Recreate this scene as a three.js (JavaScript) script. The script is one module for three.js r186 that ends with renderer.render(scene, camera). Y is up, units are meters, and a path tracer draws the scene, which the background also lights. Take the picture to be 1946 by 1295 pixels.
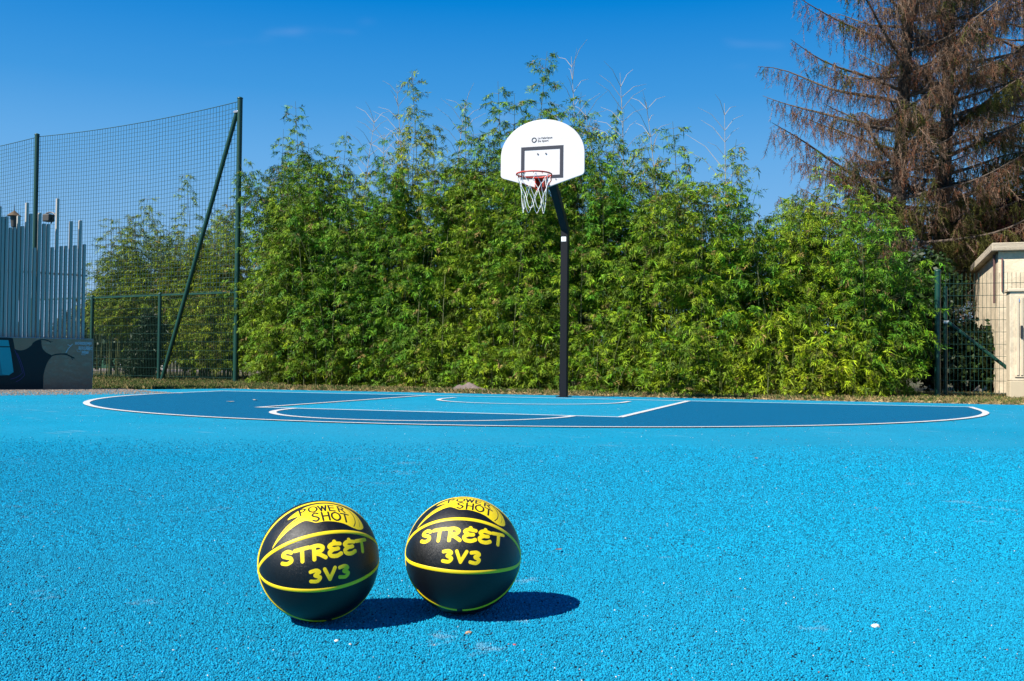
import * as THREE from 'three';
import { mergeGeometries } from 'three/addons/utils/BufferGeometryUtils.js';
import { RoundedBoxGeometry } from 'three/addons/geometries/RoundedBoxGeometry.js';
import { TextGeometry } from 'three/addons/geometries/TextGeometry.js';
import { FontLoader } from 'three/addons/loaders/FontLoader.js';
import { createNoise2D } from 'simplex-noise';

// ---------------------------------------------------------------- camera, sky, sun, exposure
const scene = new THREE.Scene();
const camera = new THREE.PerspectiveCamera(37.78, 1024 / 681, 0.05, 600);
camera.position.set(0, 0.505, 0);
camera.rotation.order = 'YXZ';
camera.rotation.set(0.02246, 0, 0.0103);
const renderer = new THREE.WebGLRenderer({ antialias: true });
renderer.toneMapping = THREE.LinearToneMapping;
renderer.toneMappingExposure = 1.78;
renderer.shadowMap.enabled = true;

function rng(seed) { let s = seed >>> 0; return () => { s = (s + 0x6d2b79f5) | 0; let t = Math.imul(s ^ (s >>> 15), 1 | s); t = (t + Math.imul(t ^ (t >>> 7), 61 | t)) ^ t; return ((t ^ (t >>> 14)) >>> 0) / 4294967296; }; }
const noiseA = createNoise2D(rng(11)), noiseB = createNoise2D(rng(12)), noiseC = createNoise2D(rng(13));
const clamp = THREE.MathUtils.clamp, lerp = THREE.MathUtils.lerp, sstep = THREE.MathUtils.smoothstep;
const rad = (d) => d * Math.PI / 180;

const SUN = new THREE.Vector3(-0.589, 0.719, 0.368).normalize();
{
  const W = 2048, H = 1024, data = new Float32Array(W * H * 4);
  const stops = [[-90, .085, .12, .15], [-2, .20, .27, .335], [0, .25, .335, .445], [5, .15, .295, .475], [11.5, .074, .232, .455], [15, .030, .181, .421], [20, .001, .128, .38], [32, .005, .084, .28], [60, .010, .055, .185], [90, .012, .05, .16]];
  for (let j = 0; j < H; j++) {
    const el = (j + .5) / H * 180 - 90;
    let k = 0; while (k < stops.length - 2 && el > stops[k + 1][0]) k++;
    const a = stops[k], b = stops[k + 1], t = clamp((el - a[0]) / (b[0] - a[0]), 0, 1);
    const base = [1, 2, 3].map((c) => lerp(a[c], b[c], t));
    const cy = Math.sin(rad(el)), cr = Math.cos(rad(el));
    for (let i = 0; i < W; i++) {
      const az = ((i + .5) / W - .5) * 2 * Math.PI, x = Math.cos(az) * cr, z = Math.sin(az) * cr, y = cy;
      const d = x * SUN.x + y * SUN.y + z * SUN.z;
      const glow = .012 * Math.pow(Math.max(0, d), 6) + .2 * Math.pow(Math.max(0, d), 60);
      let wisp = 0;
      if (el > 2) {       // thin high cirrus on a flat layer
        const px = x / (y + .08) * 1.1, pz = z / (y + .08) * 1.1;
        const n = noiseA(px * .9 + 3, pz * 1.6) * .6 + noiseB(px * 2.6, pz * 4.2) * .3 + noiseC(px * 7, pz * 11) * .15;
        wisp = .075 * Math.pow(sstep(n, .5, 1.05), 1.3);
      }
      const o = (j * W + i) * 4;
      data[o] = base[0] + glow + wisp * .9; data[o + 1] = base[1] + glow + wisp * .65; data[o + 2] = base[2] + glow * .9 + wisp * .4; data[o + 3] = 1;
    }
  }
  const t = new THREE.DataTexture(data, W, H, THREE.RGBAFormat, THREE.FloatType);
  t.mapping = THREE.EquirectangularReflectionMapping; t.magFilter = t.minFilter = THREE.LinearFilter; t.needsUpdate = true;
  scene.background = t; scene.environment = t;
}
const sun = new THREE.DirectionalLight(new THREE.Color(1, .955, .87), 5);
sun.name = 'sun';
sun.position.copy(SUN).multiplyScalar(60).add(new THREE.Vector3(0, 0, -14));
sun.target.position.set(0, 0, -14);
sun.castShadow = true; sun.shadow.mapSize.set(4096, 4096);
Object.assign(sun.shadow.camera, { left: -24, right: 24, top: 24, bottom: -24, near: 1, far: 140 });
scene.add(sun, sun.target);

// ---------------------------------------------------------------- helpers
const V = (x, y, z) => new THREE.Vector3(x, y, z);
const used = {};
function numbered(n) { const k = used[n] = (used[n] ?? -1) + 1; return k ? n + '_' + String(k).padStart(3, '0') : n; }
function tag(o, label, category, group, kind) { o.name = numbered(o.name); o.userData.label = label; o.userData.category = category; if (group) o.userData.group = group; if (kind) o.userData.kind = kind; if (!o.parent) scene.add(o); return o; }
function thing(name, x, y, z, turn, label, category, group) { const g = new THREE.Group(); g.name = name; g.position.set(x, y, z); g.rotation.y = turn; return tag(g, label, category, group); }
function part(name, geo, mat, parent, kind) { const m = new THREE.Mesh(geo, mat); m.name = name; if (kind) m.userData.kind = kind; parent.add(m); return m; }
function structure(name, geo, mat) { const m = new THREE.Mesh(geo, mat); m.name = numbered(name); m.userData.kind = 'structure'; scene.add(m); return m; }
const lin = (r, g, b) => new THREE.Color().setRGB(r, g, b);
function std(r, g, b, rough = .7, extra = {}) { return new THREE.MeshStandardMaterial({ color: lin(r, g, b), roughness: rough, ...extra }); }
function box(w, h, d, x = 0, y = 0, z = 0) { const g = new THREE.BoxGeometry(w, h, d); g.translate(x, y, z); return g; }
function rbox(w, h, d, r, x = 0, y = 0, z = 0) { const g = new RoundedBoxGeometry(w, h, d, 2, r); g.translate(x, y, z); return g; }
// tapered tube along points
function tube(pts, r0, r1, sides = 6, cap = false) {
  const n = pts.length, pos = [], nor = [], uv = [], idx = [];
  let up = V(0, 1, 0); const T = V(0, 0, 0), A = V(0, 0, 0), B = V(0, 0, 0);
  let len = 0;
  for (let i = 0; i < n; i++) {
    T.subVectors(pts[Math.min(n - 1, i + 1)], pts[Math.max(0, i - 1)]).normalize();
    if (Math.abs(T.dot(up)) > .9 && i === 0) up = V(1, 0, 0);
    A.crossVectors(T, up).normalize(); B.crossVectors(A, T); up = B.clone();
    if (i) len += pts[i].distanceTo(pts[i - 1]);
    const r = lerp(r0, r1, i / (n - 1));
    for (let s = 0; s <= sides; s++) {
      const a = s / sides * Math.PI * 2, c = Math.cos(a), d = Math.sin(a);
      const nx = A.x * c + B.x * d, ny = A.y * c + B.y * d, nz = A.z * c + B.z * d;
      pos.push(pts[i].x + nx * r, pts[i].y + ny * r, pts[i].z + nz * r); nor.push(nx, ny, nz); uv.push(s / sides, len);
      if (i < n - 1 && s < sides) { const q = i * (sides + 1) + s, w = q + sides + 1; idx.push(q, w, q + 1, q + 1, w, w + 1); }
    }
  }
  if (cap) for (const [e, sg] of [[0, -1], [n - 1, 1]]) {
    T.subVectors(pts[Math.min(n - 1, e + 1)], pts[Math.max(0, e - 1)]).normalize().multiplyScalar(sg);
    const c = pos.length / 3; pos.push(pts[e].x, pts[e].y, pts[e].z); nor.push(T.x, T.y, T.z); uv.push(.5, .5);
    const first = c + 1;
    for (let s = 0; s <= sides; s++) { const q = (e * (sides + 1) + s) * 3; pos.push(pos[q], pos[q + 1], pos[q + 2]); nor.push(T.x, T.y, T.z); uv.push(.5, .5); if (s) sg > 0 ? idx.push(c, first + s, first + s - 1) : idx.push(c, first + s - 1, first + s); }
  }
  const g = new THREE.BufferGeometry();
  g.setAttribute('position', new THREE.Float32BufferAttribute(pos, 3)); g.setAttribute('normal', new THREE.Float32BufferAttribute(nor, 3)); g.setAttribute('uv', new THREE.Float32BufferAttribute(uv, 2)); g.setIndex(idx);
  return g;
}
function bar(a, b, r, sides = 12) { return tube([a, b], r, r, sides, true); }
function rawGeo(pos, extra = {}) {
  const g = new THREE.BufferGeometry(); g.setAttribute('position', new THREE.Float32BufferAttribute(pos, 3)); g.computeVertexNormals();
  return g;
}
const M4 = new THREE.Matrix4();
class Bag { // collects instance matrices + colours
  constructor() { this.m = []; this.c = []; }
  add(mat, col) { for (const e of mat.elements) this.m.push(e); this.c.push(col.r, col.g, col.b); }
  get n() { return this.c.length / 3; }
  mesh(name, geo, mat) {
    const im = new THREE.InstancedMesh(geo, mat, this.n);
    im.instanceMatrix.array.set(this.m); im.instanceColor = new THREE.InstancedBufferAttribute(new Float32Array(this.c), 3);
    im.name = name; im.userData.kind = 'stuff'; return im;
  }
}
// a grain texture (value noise at several scales), used as colour grain and relief
function grain(size, seed, octs, lo, hi, tint = [1, 1, 1]) {
  const r = rng(seed), out = new Float32Array(size * size);
  for (const [cell, amp] of octs) {
    const n = Math.max(1, Math.round(size / cell)), g = new Float32Array(n * n).map(() => r() * 2 - 1);
    for (let y = 0; y < size; y++) for (let x = 0; x < size; x++) {
      const fx = x / size * n, fy = y / size * n, ix = Math.floor(fx), iy = Math.floor(fy), tx = fx - ix, ty = fy - iy, sx = tx * tx * (3 - 2 * tx), sy = ty * ty * (3 - 2 * ty);
      const a = g[iy % n * n + ix % n], b = g[iy % n * n + (ix + 1) % n], c = g[(iy + 1) % n * n + ix % n], d = g[(iy + 1) % n * n + (ix + 1) % n];
      out[y * size + x] += amp * lerp(lerp(a, b, sx), lerp(c, d, sx), sy);
    }
  }
  const data = new Uint8Array(size * size * 4);
  for (let i = 0; i < size * size; i++) { const v = clamp(.5 + .5 * out[i], 0, 1), q = lerp(lo, hi, v); for (let c = 0; c < 3; c++) data[i * 4 + c] = clamp(q * tint[c] * 255, 0, 255); data[i * 4 + 3] = 255; }
  const t = new THREE.DataTexture(data, size, size); t.wrapS = t.wrapT = THREE.RepeatWrapping; t.magFilter = THREE.LinearFilter; t.minFilter = THREE.LinearMipmapLinearFilter; t.generateMipmaps = true; t.needsUpdate = true; return t;
}
function rep(t, sx, sy = sx) { const c = t.clone(); c.repeat.set(sx, sy); c.needsUpdate = true; return c; }
const grainBump = grain(512, 5, [[4, .5], [2, .4], [24, .25]], 0, 1);
const grainColor = grain(512, 6, [[3, .3], [12, .3], [60, .35], [150, .3]], .72, 1); grainColor.colorSpace = THREE.SRGBColorSpace;

// court frame: origin on the ground below the ring, u along the baseline, v towards the hedge
const TURN = rad(-18), CO = [.275, 13.37];
const court = (u, v) => [CO[0] + .951 * u + .309 * v, -(CO[1] - .309 * u + .951 * v)];

// ---------------------------------------------------------------- ground and court
{
  const R = 170, pos = [], col = [], idx = [], uv = [], nr = 70, na = 96;
  for (let i = 0; i <= nr; i++) for (let a = 0; a <= na; a++) {
    const r = R * Math.pow(i / nr, 1.6), x = Math.cos(a / na * 6.2832) * r, z = Math.sin(a / na * 6.2832) * r - 20;
    pos.push(x, -.03, z); uv.push(x, z);
    const n = .5 + .5 * (noiseA(x * .35, z * .35) * .6 + noiseB(x * 1.3, z * 1.3) * .4);
    col.push(lerp(.17, .085, n), lerp(.125, .105, n), lerp(.065, .03, n));
    if (i < nr && a < na) { const q = i * (na + 1) + a, w = q + na + 1; idx.push(q, q + 1, w, q + 1, w + 1, w); }
  }
  const g = new THREE.BufferGeometry(); g.setAttribute('position', new THREE.Float32BufferAttribute(pos, 3)); g.setAttribute('color', new THREE.Float32BufferAttribute(col, 3)); g.setAttribute('uv', new THREE.Float32BufferAttribute(uv, 2)); g.setIndex(idx); g.computeVertexNormals();
  structure('ground', g, new THREE.MeshStandardMaterial({ vertexColors: true, roughness: 1, map: rep(grainColor, 1.1), bumpMap: rep(grainBump, 1.4), bumpScale: .02 }));
}
// rubber granulate: one bead per cell, each with its own tone and height
const granules = (() => {
  const S = 2048, cell = 4.4, n = Math.round(S / cell), r = rng(77), px = new Float32Array(n * n), py = new Float32Array(n * n), hh = new Float32Array(n * n), tone = new Float32Array(n * n), kind = new Uint8Array(n * n);
  for (let i = 0; i < n * n; i++) { px[i] = r(); py[i] = r(); hh[i] = .45 + .55 * r(); tone[i] = r(); const k = r(); kind[i] = k < .04 ? 1 : k < .042 ? 2 : k < .037 ? 3 : 0; }
  const col = new Uint8Array(S * S * 4), bmp = new Uint8Array(S * S * 4), c0 = S / n;
  for (let y = 0; y < S; y++) for (let x = 0; x < S; x++) {
    const fx = x / c0, fy = y / c0, ix = Math.floor(fx), iy = Math.floor(fy); let best = 9, bi = 0, second = 9;
    for (let dy = -1; dy <= 1; dy++) for (let dx = -1; dx <= 1; dx++) {
      const qx = (ix + dx + n) % n, qy = (iy + dy + n) % n, q = qy * n + qx, ddx = ix + dx + px[q] - fx, ddy = iy + dy + py[q] - fy, d = ddx * ddx + ddy * ddy;
      if (d < best) { second = best; best = d; bi = q; } else if (d < second) second = d;
    }
    const edge = clamp((Math.sqrt(second) - Math.sqrt(best)) * 1.5, 0, 1), dome = Math.sqrt(edge) * hh[bi], o = (y * S + x) * 4;
    bmp[o] = bmp[o + 1] = bmp[o + 2] = clamp(dome, 0, 1) * 255; bmp[o + 3] = 255;
    const t = clamp(.925 + .075 * tone[bi] + .035 * noiseA(x / 9, y / 9) + .035 * noiseB(x / 26, y / 26), 0, 1), k = kind[bi];
    let c = [t, t, t]; if (k === 1) c = [.5, .48, .5]; if (k === 2) c = [1, .42, .36]; if (k === 3) c = [1, .95, .92];
    for (let q = 0; q < 3; q++) col[o + q] = c[q] * 255; col[o + 3] = 255;
  }
  const mk = (d, cs) => { const t = new THREE.DataTexture(d, S, S); t.wrapS = t.wrapT = THREE.RepeatWrapping; t.magFilter = THREE.LinearFilter; t.minFilter = THREE.LinearMipmapLinearFilter; t.generateMipmaps = true; if (cs) t.colorSpace = THREE.SRGBColorSpace; t.repeat.set(1 / 2.1, 1 / 2.1); t.needsUpdate = true; return t; };
  return { map: mk(col, true), bump: mk(bmp) };
})();
// bleached scuffs, a few centimetres to decimetres across, with ragged edges
const scuff = (x, z) => { const m = noiseA(x * .45 + 7, z * .45) * .5 + .5, n = noiseB(x * 2.6, z * 3.4) * .55 + noiseC(x * 7, z * 9) * .38 + noiseA(x * 30, z * 30) * .2; return clamp((n - .95 + .5 * m) * 3.2, 0, 1); };
const worn = (x, z) => .5 + .5 * (noiseB(x * .22 + 3, z * .22) * .6 + noiseC(x * .9, z * .9) * .4);
function courtSheet(name, uMin, uMax, vMin, vMaxOf, nu, nv, y, base, keep) {
  const pos = [], col = [], uv = [], idx = [];
  for (let i = 0; i <= nu; i++) for (let j = 0; j <= nv; j++) {
    const u = lerp(uMin, uMax, i / nu), v = j < nv * .05 ? lerp(vMin, -16, j / (nv * .05)) : lerp(-16, vMaxOf(u), (j / nv - .05) / .95), [x, z] = court(u, v);
    pos.push(x, y, z); uv.push(x, z);
    const n = noiseA(x * .5, z * .5) * .4 + noiseB(x * 1.7, z * 1.7) * .3 + noiseC(x * 6, z * 6) * .3, s = 1.09 + .09 * n, f = .6 * scuff(x, z) + .08 * worn(x, z);
    col.push(lerp(base[0] * s, .22, f), lerp(base[1] * s, .33, f), lerp(base[2] * s, .40, f));
    if (i < nu && j < nv) { const q = i * (nv + 1) + j, w = q + nv + 1; idx.push(q, w, q + 1, q + 1, w, w + 1); }
  }
  const g = new THREE.BufferGeometry(); g.setAttribute('position', new THREE.Float32BufferAttribute(pos, 3)); g.setAttribute('color', new THREE.Float32BufferAttribute(col, 3)); g.setAttribute('uv', new THREE.Float32BufferAttribute(uv, 2)); g.setIndex(idx); g.computeVertexNormals();
  return g;
}
const rubber = (vertex, r = 1, g = 1, b = 1) => new THREE.MeshPhysicalMaterial({ color: lin(r, g, b), vertexColors: vertex, roughness: .85, specularIntensity: .15, map: granules.map, bumpMap: granules.bump, bumpScale: .0036 });
const LIGHT_BLUE = [.002, .242, .398], DARK_BLUE = [.002, .115, .238];
const courtEdge = (u) => u > -6.3 ? 2.35 : Math.max(.35, 2.35 + (u + 6.3) * 1.75);
const surface = structure('court_surface', courtSheet('c', -24, 26, -30, courtEdge, 420, 340, 0, LIGHT_BLUE), rubber(true));
{ // the nearest granules stand up as real beads
  const r = rng(404), bag = new Bag(), bead = new THREE.IcosahedronGeometry(1, 0), E = new THREE.Euler(), S3 = V(0, 0, 0);
  for (let Z = 1.42, d = .0041; Z < 6.4; Z += d) { const w = .54 * Z + .05, keep = Z < 5 ? 1 : 1 - (Z - 5) / 1.4; d = Z < 2.4 ? .0041 : .0041 + .0021 * (Z - 2.4); for (let x = -w; x < w; x += d) {
    if (r() > keep * .86) continue;
    let f = 0; const k = r(), t = Z < 2.6 ? .6 + .68 * r() : .42 + 1.1 * r(), s = (.00165 + .0009 * r()) * (Z < 2.4 ? 1 : 1 + .12 * (Z - 2.4));
    M4.makeRotationFromEuler(E.set(r() * 6.3, r() * 6.3, r() * 6.3)); M4.scale(S3.set(s * (.9 + .5 * r()), s, s)); M4.setPosition(x + (r() - .5) * d, .0002 + .0011 * r(), -Z + (r() - .5) * d);
    bag.add(M4, k < .02 ? lin(.008, .02, .035) : k < .0145 ? lin(.22, .05, .04) : k < .018 ? lin(.35, .36, .36) : (f = .4 * scuff(x, -Z) + .03 * worn(x, -Z), lin(lerp(LIGHT_BLUE[0] * t, .22, f), lerp(LIGHT_BLUE[1] * t, .33, f), lerp(LIGHT_BLUE[2] * t, .40, f))));
  } }
  surface.add(bag.mesh('granules', bead, new THREE.MeshPhysicalMaterial({ color: lin(1, 1, 1), roughness: .8, specularIntensity: .18 }))); console.log('granules', bag.n);
}
// flat shapes laid in the court frame: Shape coordinates are (u, v)
function flat(shape, y, segs = 64) {
  const g = new THREE.ShapeGeometry(shape, segs), p = g.attributes.position, uv = [];
  for (let i = 0; i < p.count; i++) { const [x, z] = court(p.getX(i), p.getY(i)); p.setXYZ(i, x, y, z); uv.push(x, z); }
  g.setAttribute('uv', new THREE.Float32BufferAttribute(uv, 2)); 
  const nn = new Float32Array(p.count * 3); for (let i = 0; i < p.count; i++) nn[i * 3 + 1] = 1; g.setAttribute('normal', new THREE.BufferAttribute(nn, 3));
  return g;
}
{
  const arc = 5.5, base = 1.0, K = 1.95, FT = -3.57, w = .07;
  const zone = new THREE.Shape(); zone.moveTo(arc, base); zone.lineTo(arc, 0); zone.absarc(0, 0, arc, 0, -Math.PI, true); zone.lineTo(-arc, base); zone.lineTo(-K, base); zone.lineTo(-K, FT); zone.lineTo(K, FT); zone.lineTo(K, base); zone.lineTo(arc, base);
  structure('two_point_zone', flat(zone, .004, 90), rubber(false, ...DARK_BLUE));
  const white = new THREE.MeshStandardMaterial({ color: lin(.60, .60, .60), roughness: .75, map: granules.map, bumpMap: granules.bump, bumpScale: .0022 });
  const poly = (pts) => { const s = new THREE.Shape(); pts.forEach(([a, b], i) => i ? s.lineTo(a, b) : s.moveTo(a, b)); return s; };
  const ring = (cu, cv, r, a0, a1, ww = w) => { const s = new THREE.Shape(); s.absarc(cu, cv, r + ww / 2, a0, a1, true); s.absarc(cu, cv, r - ww / 2, a1, a0, false); return s; };
  const line = (u0, v0, u1, v1, ww = w) => { const dx = u1 - u0, dy = v1 - v0, l = Math.hypot(dx, dy), nx = -dy / l * ww / 2, ny = dx / l * ww / 2; return poly([[u0 + nx, v0 + ny], [u1 + nx, v1 + ny], [u1 - nx, v1 - ny], [u0 - nx, v0 - ny]]); };
  structure('two_point_line', mergeGeometries([flat(ring(0, 0, arc, 0, -Math.PI), .008, 120), flat(line(arc, 0, arc, base + w / 2), .008), flat(line(-arc, base + w / 2, -arc, 0), .008)]), white);
  structure('base_line', flat(line(-arc + w / 2, base, arc - w / 2, base), .008), white);
  structure('key_line', mergeGeometries([flat(line(-K, FT - w / 2, -K, base - w / 2), .008), flat(line(K, base - w / 2, K, FT - w / 2), .008), flat(line(K - w / 2, FT, -K + w / 2, FT), .008)]), white);
  structure('free_throw_circle_line', flat(ring(0, FT - w / 2, 1.5, 0, -Math.PI), .008, 80), white);
  structure('no_charge_line', mergeGeometries([flat(ring(0, 0, 1.25, 0, -Math.PI), .008, 80), flat(line(1.25, 0, 1.25, .375), .008), flat(line(-1.25, .375, -1.25, 0), .008)]), white);
}

// ---------------------------------------------------------------- leaves
function sprig(seed, n, len, wid, twigLen, droop) {
  const r = rng(seed), pos = [];
  const leaf = (b, dir, L, W, rollA) => {
    const up = V(0, 1, 0), s = V(0, 0, 0).crossVectors(dir, up).normalize(), nn = V(0, 0, 0).crossVectors(s, dir).normalize();
    const side = s.clone().multiplyScalar(Math.cos(rollA)).addScaledVector(nn, Math.sin(rollA));
    const m = b.clone().addScaledVector(dir, L * .38), t = b.clone().addScaledVector(dir, L); t.y -= L * droop; m.y -= L * droop * .15;
    const m1 = m.clone().addScaledVector(side, W / 2), m2 = m.clone().addScaledVector(side, -W / 2);
    pos.push(...b.toArray(), ...m1.toArray(), ...t.toArray(), ...b.toArray(), ...t.toArray(), ...m2.toArray());
  };
  for (let i = 0; i < n; i++) {
    const k = i / (n - 1), b = V(twigLen * (.15 + .85 * k), -.02 * k * k, 0), sd = i % 2 ? 1 : -1, a = i === n - 1 ? 0 : sd * (.35 + .95 * r()), e = -.1 + (r() - .5) * 1.5;
    leaf(b, V(Math.cos(a) * Math.cos(e), Math.sin(e), Math.sin(a) * Math.cos(e)).normalize(), len * (.75 + .5 * r()), wid * (.8 + .4 * r()), (r() - .5) * 2.2);
  }
  const tw = .0018; pos.push(0, tw, 0, 0, -tw, 0, twigLen, -.02, 0, 0, 0, tw, 0, 0, -tw, twigLen, -.02, 0);
  return rawGeo(pos);
}
const leafMat = (extra = {}) => new THREE.MeshPhysicalMaterial({ color: lin(1, 1, 1), roughness: .62, specularIntensity: .5, transmission: .12, thickness: 0, side: THREE.DoubleSide, ...extra });
const bambooLeaf = leafMat();
const sprigs = [sprig(1, 10, .072, .0145, .12, .12), sprig(2, 9, .084, .0155, .10, .22), sprig(3, 11, .068, .0135, .14, .05)];
const cane = std(.075, .09, .022, .6), paleCane = std(.40, .33, .24, .8), twigMat = std(.19, .15, .075, .85);
const Xa = V(0, 0, 0), Ya = V(0, 0, 0), Za = V(0, 0, 0), UP = V(0, 1, 0);
function frame(dir, roll, pos, sc) {
  Xa.copy(dir).normalize(); Za.crossVectors(Xa, UP); if (Za.lengthSq() < 1e-4) Za.set(0, 0, 1); Za.normalize(); Ya.crossVectors(Za, Xa);
  const c = Math.cos(roll), s = Math.sin(roll), y = Ya.clone().multiplyScalar(c).addScaledVector(Za, s), z = Za.clone().multiplyScalar(c).addScaledVector(Ya, -s);
  M4.makeBasis(Xa.clone().multiplyScalar(sc), y.multiplyScalar(sc), z.multiplyScalar(sc)); M4.setPosition(pos); return M4;
}
const leafTone = (r, y) => { // y: 0 green .. 1 yellowish
  const b = .22 + 1.4 * r() * (.6 + .4 * r()), q = clamp(y + (r() - .5) * .5, 0, 1), dry = r() < .035 + .03 * y;
  if (dry) return lin(.26 * b, .18 * b, .05 * b);
  return lin(lerp(.07, .30, q) * b, lerp(.225, .365, q) * b, lerp(.006, .003, q) * b);
};
// one bamboo cane with side branches; canes go to stems[], leafy twigs to bags[]
function bamboo(r, x, z, H, o, bags, stems, twigs) {
  const az = o.az ?? r() * 6.283, lean = o.lean ?? (.15 + .45 * r()), dx = Math.cos(az) * lean, dz = Math.sin(az) * lean;
  const P = (t) => V(x + dx * Math.pow(t, 2.2), H * t - .12 * lean * t * t, z + dz * Math.pow(t, 2.2));
  const pts = []; for (let i = 0; i <= 8; i++) pts.push(P(i / 8));
  stems.push(tube(pts, .011 + .0012 * H, .003, 5));
  const start = o.start ?? .25, step = o.step ?? .19; let az0 = r() * 6.283;
  for (let h = start; h < H * .985; h += step * (.8 + .4 * r())) {
    const t = h / H, p = P(t), bare = o.bare ? o.bare(t, r) : false;
    const nb = r() < .45 ? 3 : 2; az0 += 2.4 + r();
    for (let b = 0; b < nb; b++) {
      const a = az0 + b * 6.283 / nb + (r() - .5) * .8;
      const prof = t < .3 ? lerp(.75, 1, t / .3) : lerp(1, o.tip ?? .2, Math.pow((t - .3) / .7, 1.25));
      const L = (o.R ?? .75) * prof * (.6 + .6 * r()), rise = (o.rise ?? .5) + .5 * r();
      const bp = (s) => V(p.x + Math.cos(a) * L * s, p.y + L * (rise * s - .62 * s * s), p.z + Math.sin(a) * L * s);
      if (twigs) twigs.push(tube([p, bp(.5), bp(1)], o.twig ?? .0035, (o.twig ?? .0035) * .35, 3));
      if (bare) continue;
      const k = Math.max(2, Math.ceil(L / (o.gap ?? .12)) + 1);
      for (let i = 0; i < k; i++) {
        const s = .28 + .72 * (i + r() * .8) / k, q = bp(s);
        if (o.holes && noiseC(q.x * 1.15 + q.z * .35, q.y * 1.3) + .35 * noiseB(q.x * 2.6, q.y * 2.6 + q.z) < -.46) continue;
        const yaw = a + (r() - .5) * 1.9, pit = .15 - .75 * s + (r() - .5) * 1.0;
        const d = V(Math.cos(yaw) * Math.cos(pit), Math.sin(pit), Math.sin(yaw) * Math.cos(pit));
        bags[Math.floor(r() * bags.length)].add(frame(d, (r() - .5) * 1.6, q, (o.sc ?? 1) * (.75 + .55 * r())), leafTone(r, o.tone));
      }
    }
  }
}
const lineAt = (tbl, x) => { let i = 0; while (i < tbl.length - 2 && x > tbl[i + 1][0]) i++; const a = tbl[i], b = tbl[i + 1], t = clamp((x - a[0]) / (b[0] - a[0]), 0, 1); return [lerp(a[1], b[1], t), lerp(a[2], b[2], t)]; };
// X, distance, height of the hedge's leafy body
const BODY = [[-6.2, 23.1, 5.3], [-5.92, 22.9, 5.4], [-5.27, 22.3, 5.5], [-4.63, 21.6, 5.35], [-4, 21.1, 5.23], [-3.51, 20.86, 4.9], [-3.02, 20.62, 4.36], [-2.56, 20.38, 5.08], [-1.88, 20.02, 5.16], [-1.33, 19.72, 4.89], [-.9, 19.51, 5.16], [-.18, 19.18, 5.34], [.33, 18.95, 5.54], [.82, 18.72, 5.24], [1.21, 18.53, 5.05], [1.68, 18.3, 4.8], [2.23, 18.02, 4.4], [2.68, 17.79, 4.31], [3.11, 17.58, 4.27], [3.65, 17.49, 4.07], [4.1, 17.41, 3.83], [4.81, 17.29, 3.86], [5.33, 17.2, 4.03], [5.84, 17.1, 3.7], [6.18, 17.04, 3.01], [6.52, 16.98, 2.55], [6.94, 16.9, 1.56], [7.17, 16.9, 1.03]];
{
  const r = rng(2024), bags = sprigs.map(() => new Bag()), stems = [], twigs = [];
  for (let i = 0; i < 215; i++) {
    const x = lerp(-5.75, 6.55, (i + r()) / 215), [Z, Hb] = lineAt(BODY, x), off = (r() - .42) * 2.1;
    const tone = clamp(.40 + .42 * noiseA(x * .6, 3) + .4 * (r() - .5), 0, 1);
    const H = Hb * (.76 + .2 * r()) * (off < -.5 ? .93 : 1);
    bamboo(r, x, -(Z + off), Math.max(.8, H), { tone, R: .68 + .2 * r(), gap: .071, tip: .34, lean: .2 + .8 * r(), step: .17, holes: true }, bags, stems, null);
  }
  for (let i = 0; i < 70; i++) {   // canes deep in the hedge
    const x = lerp(-5.6, 6.5, (i + r()) / 70), [Z, Hb] = lineAt(BODY, x);
    bamboo(r, x, -(Z + 1.2 + .9 * r()), Math.max(.8, Hb * (.66 + .2 * r())), { tone: .2 + .3 * r(), R: .8, gap: .11, tip: .5, lean: .3 * r(), step: .17 }, bags, stems, null);
  }
  const FOOT = [[-5.8, 21.6, 0], [-5.3, 20.9, 0], [-3, 19.6, 0], [-1, 18.1, 0], [1, 16.7, 0], [3, 15.75, 0], [5, 15.2, 0], [5.8, 15.4, 0], [6.6, 16.1, 0]];
  for (let i = 0; i < 190; i++) {   // low shoots that close the foot of the hedge
    const x = lerp(-5.4, 6.5, (i + r()) / 190), Z = lineAt(FOOT, x)[0], tone = clamp(.4 + (x > 3 ? .2 : 0) + .5 * (r() - .4), 0, 1), back = r();
    bamboo(r, x, -(Z + .35 + 1.3 * back), .45 + (.5 + 1.6 * back) * r(), { tone, R: .46, start: .05, step: .13, tip: .45, lean: .35 * r(), rise: .35, sc: 1.08 }, bags, stems, null);
  }
  const hedge = new THREE.Group(); hedge.name = 'bamboo_hedge';
  tag(hedge, 'dense green bamboo hedge growing along the far side of the court', 'hedge', null, 'stuff');
  sprigs.forEach((g, i) => hedge.add(bags[i].mesh('foliage', g, bambooLeaf)));
  part('canes', mergeGeometries(stems), cane, hedge, 'stuff');
  console.log('hedge sprigs', bags.map((b) => b.n).join());
}
function bambooThing(name, seed, canes, label, category, group, keepPale) {
  const r = rng(seed), bags = sprigs.map(() => new Bag()), stems = [], twigs = [];
  for (const c of canes) bamboo(r, c.x, -c.Z, c.H, c, bags, stems, twigs);
  const g = new THREE.Group(); g.name = name; tag(g, label, category, group);
  part('cane', mergeGeometries(stems), keepPale ? paleCane : cane, g);
  part('side_twigs', mergeGeometries(twigs), keepPale ? paleCane : twigMat, g, 'stuff');
  sprigs.forEach((s, i) => { if (bags[i].n) g.add(bags[i].mesh('foliage', s, bambooLeaf)); });
  return g;
}
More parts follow.
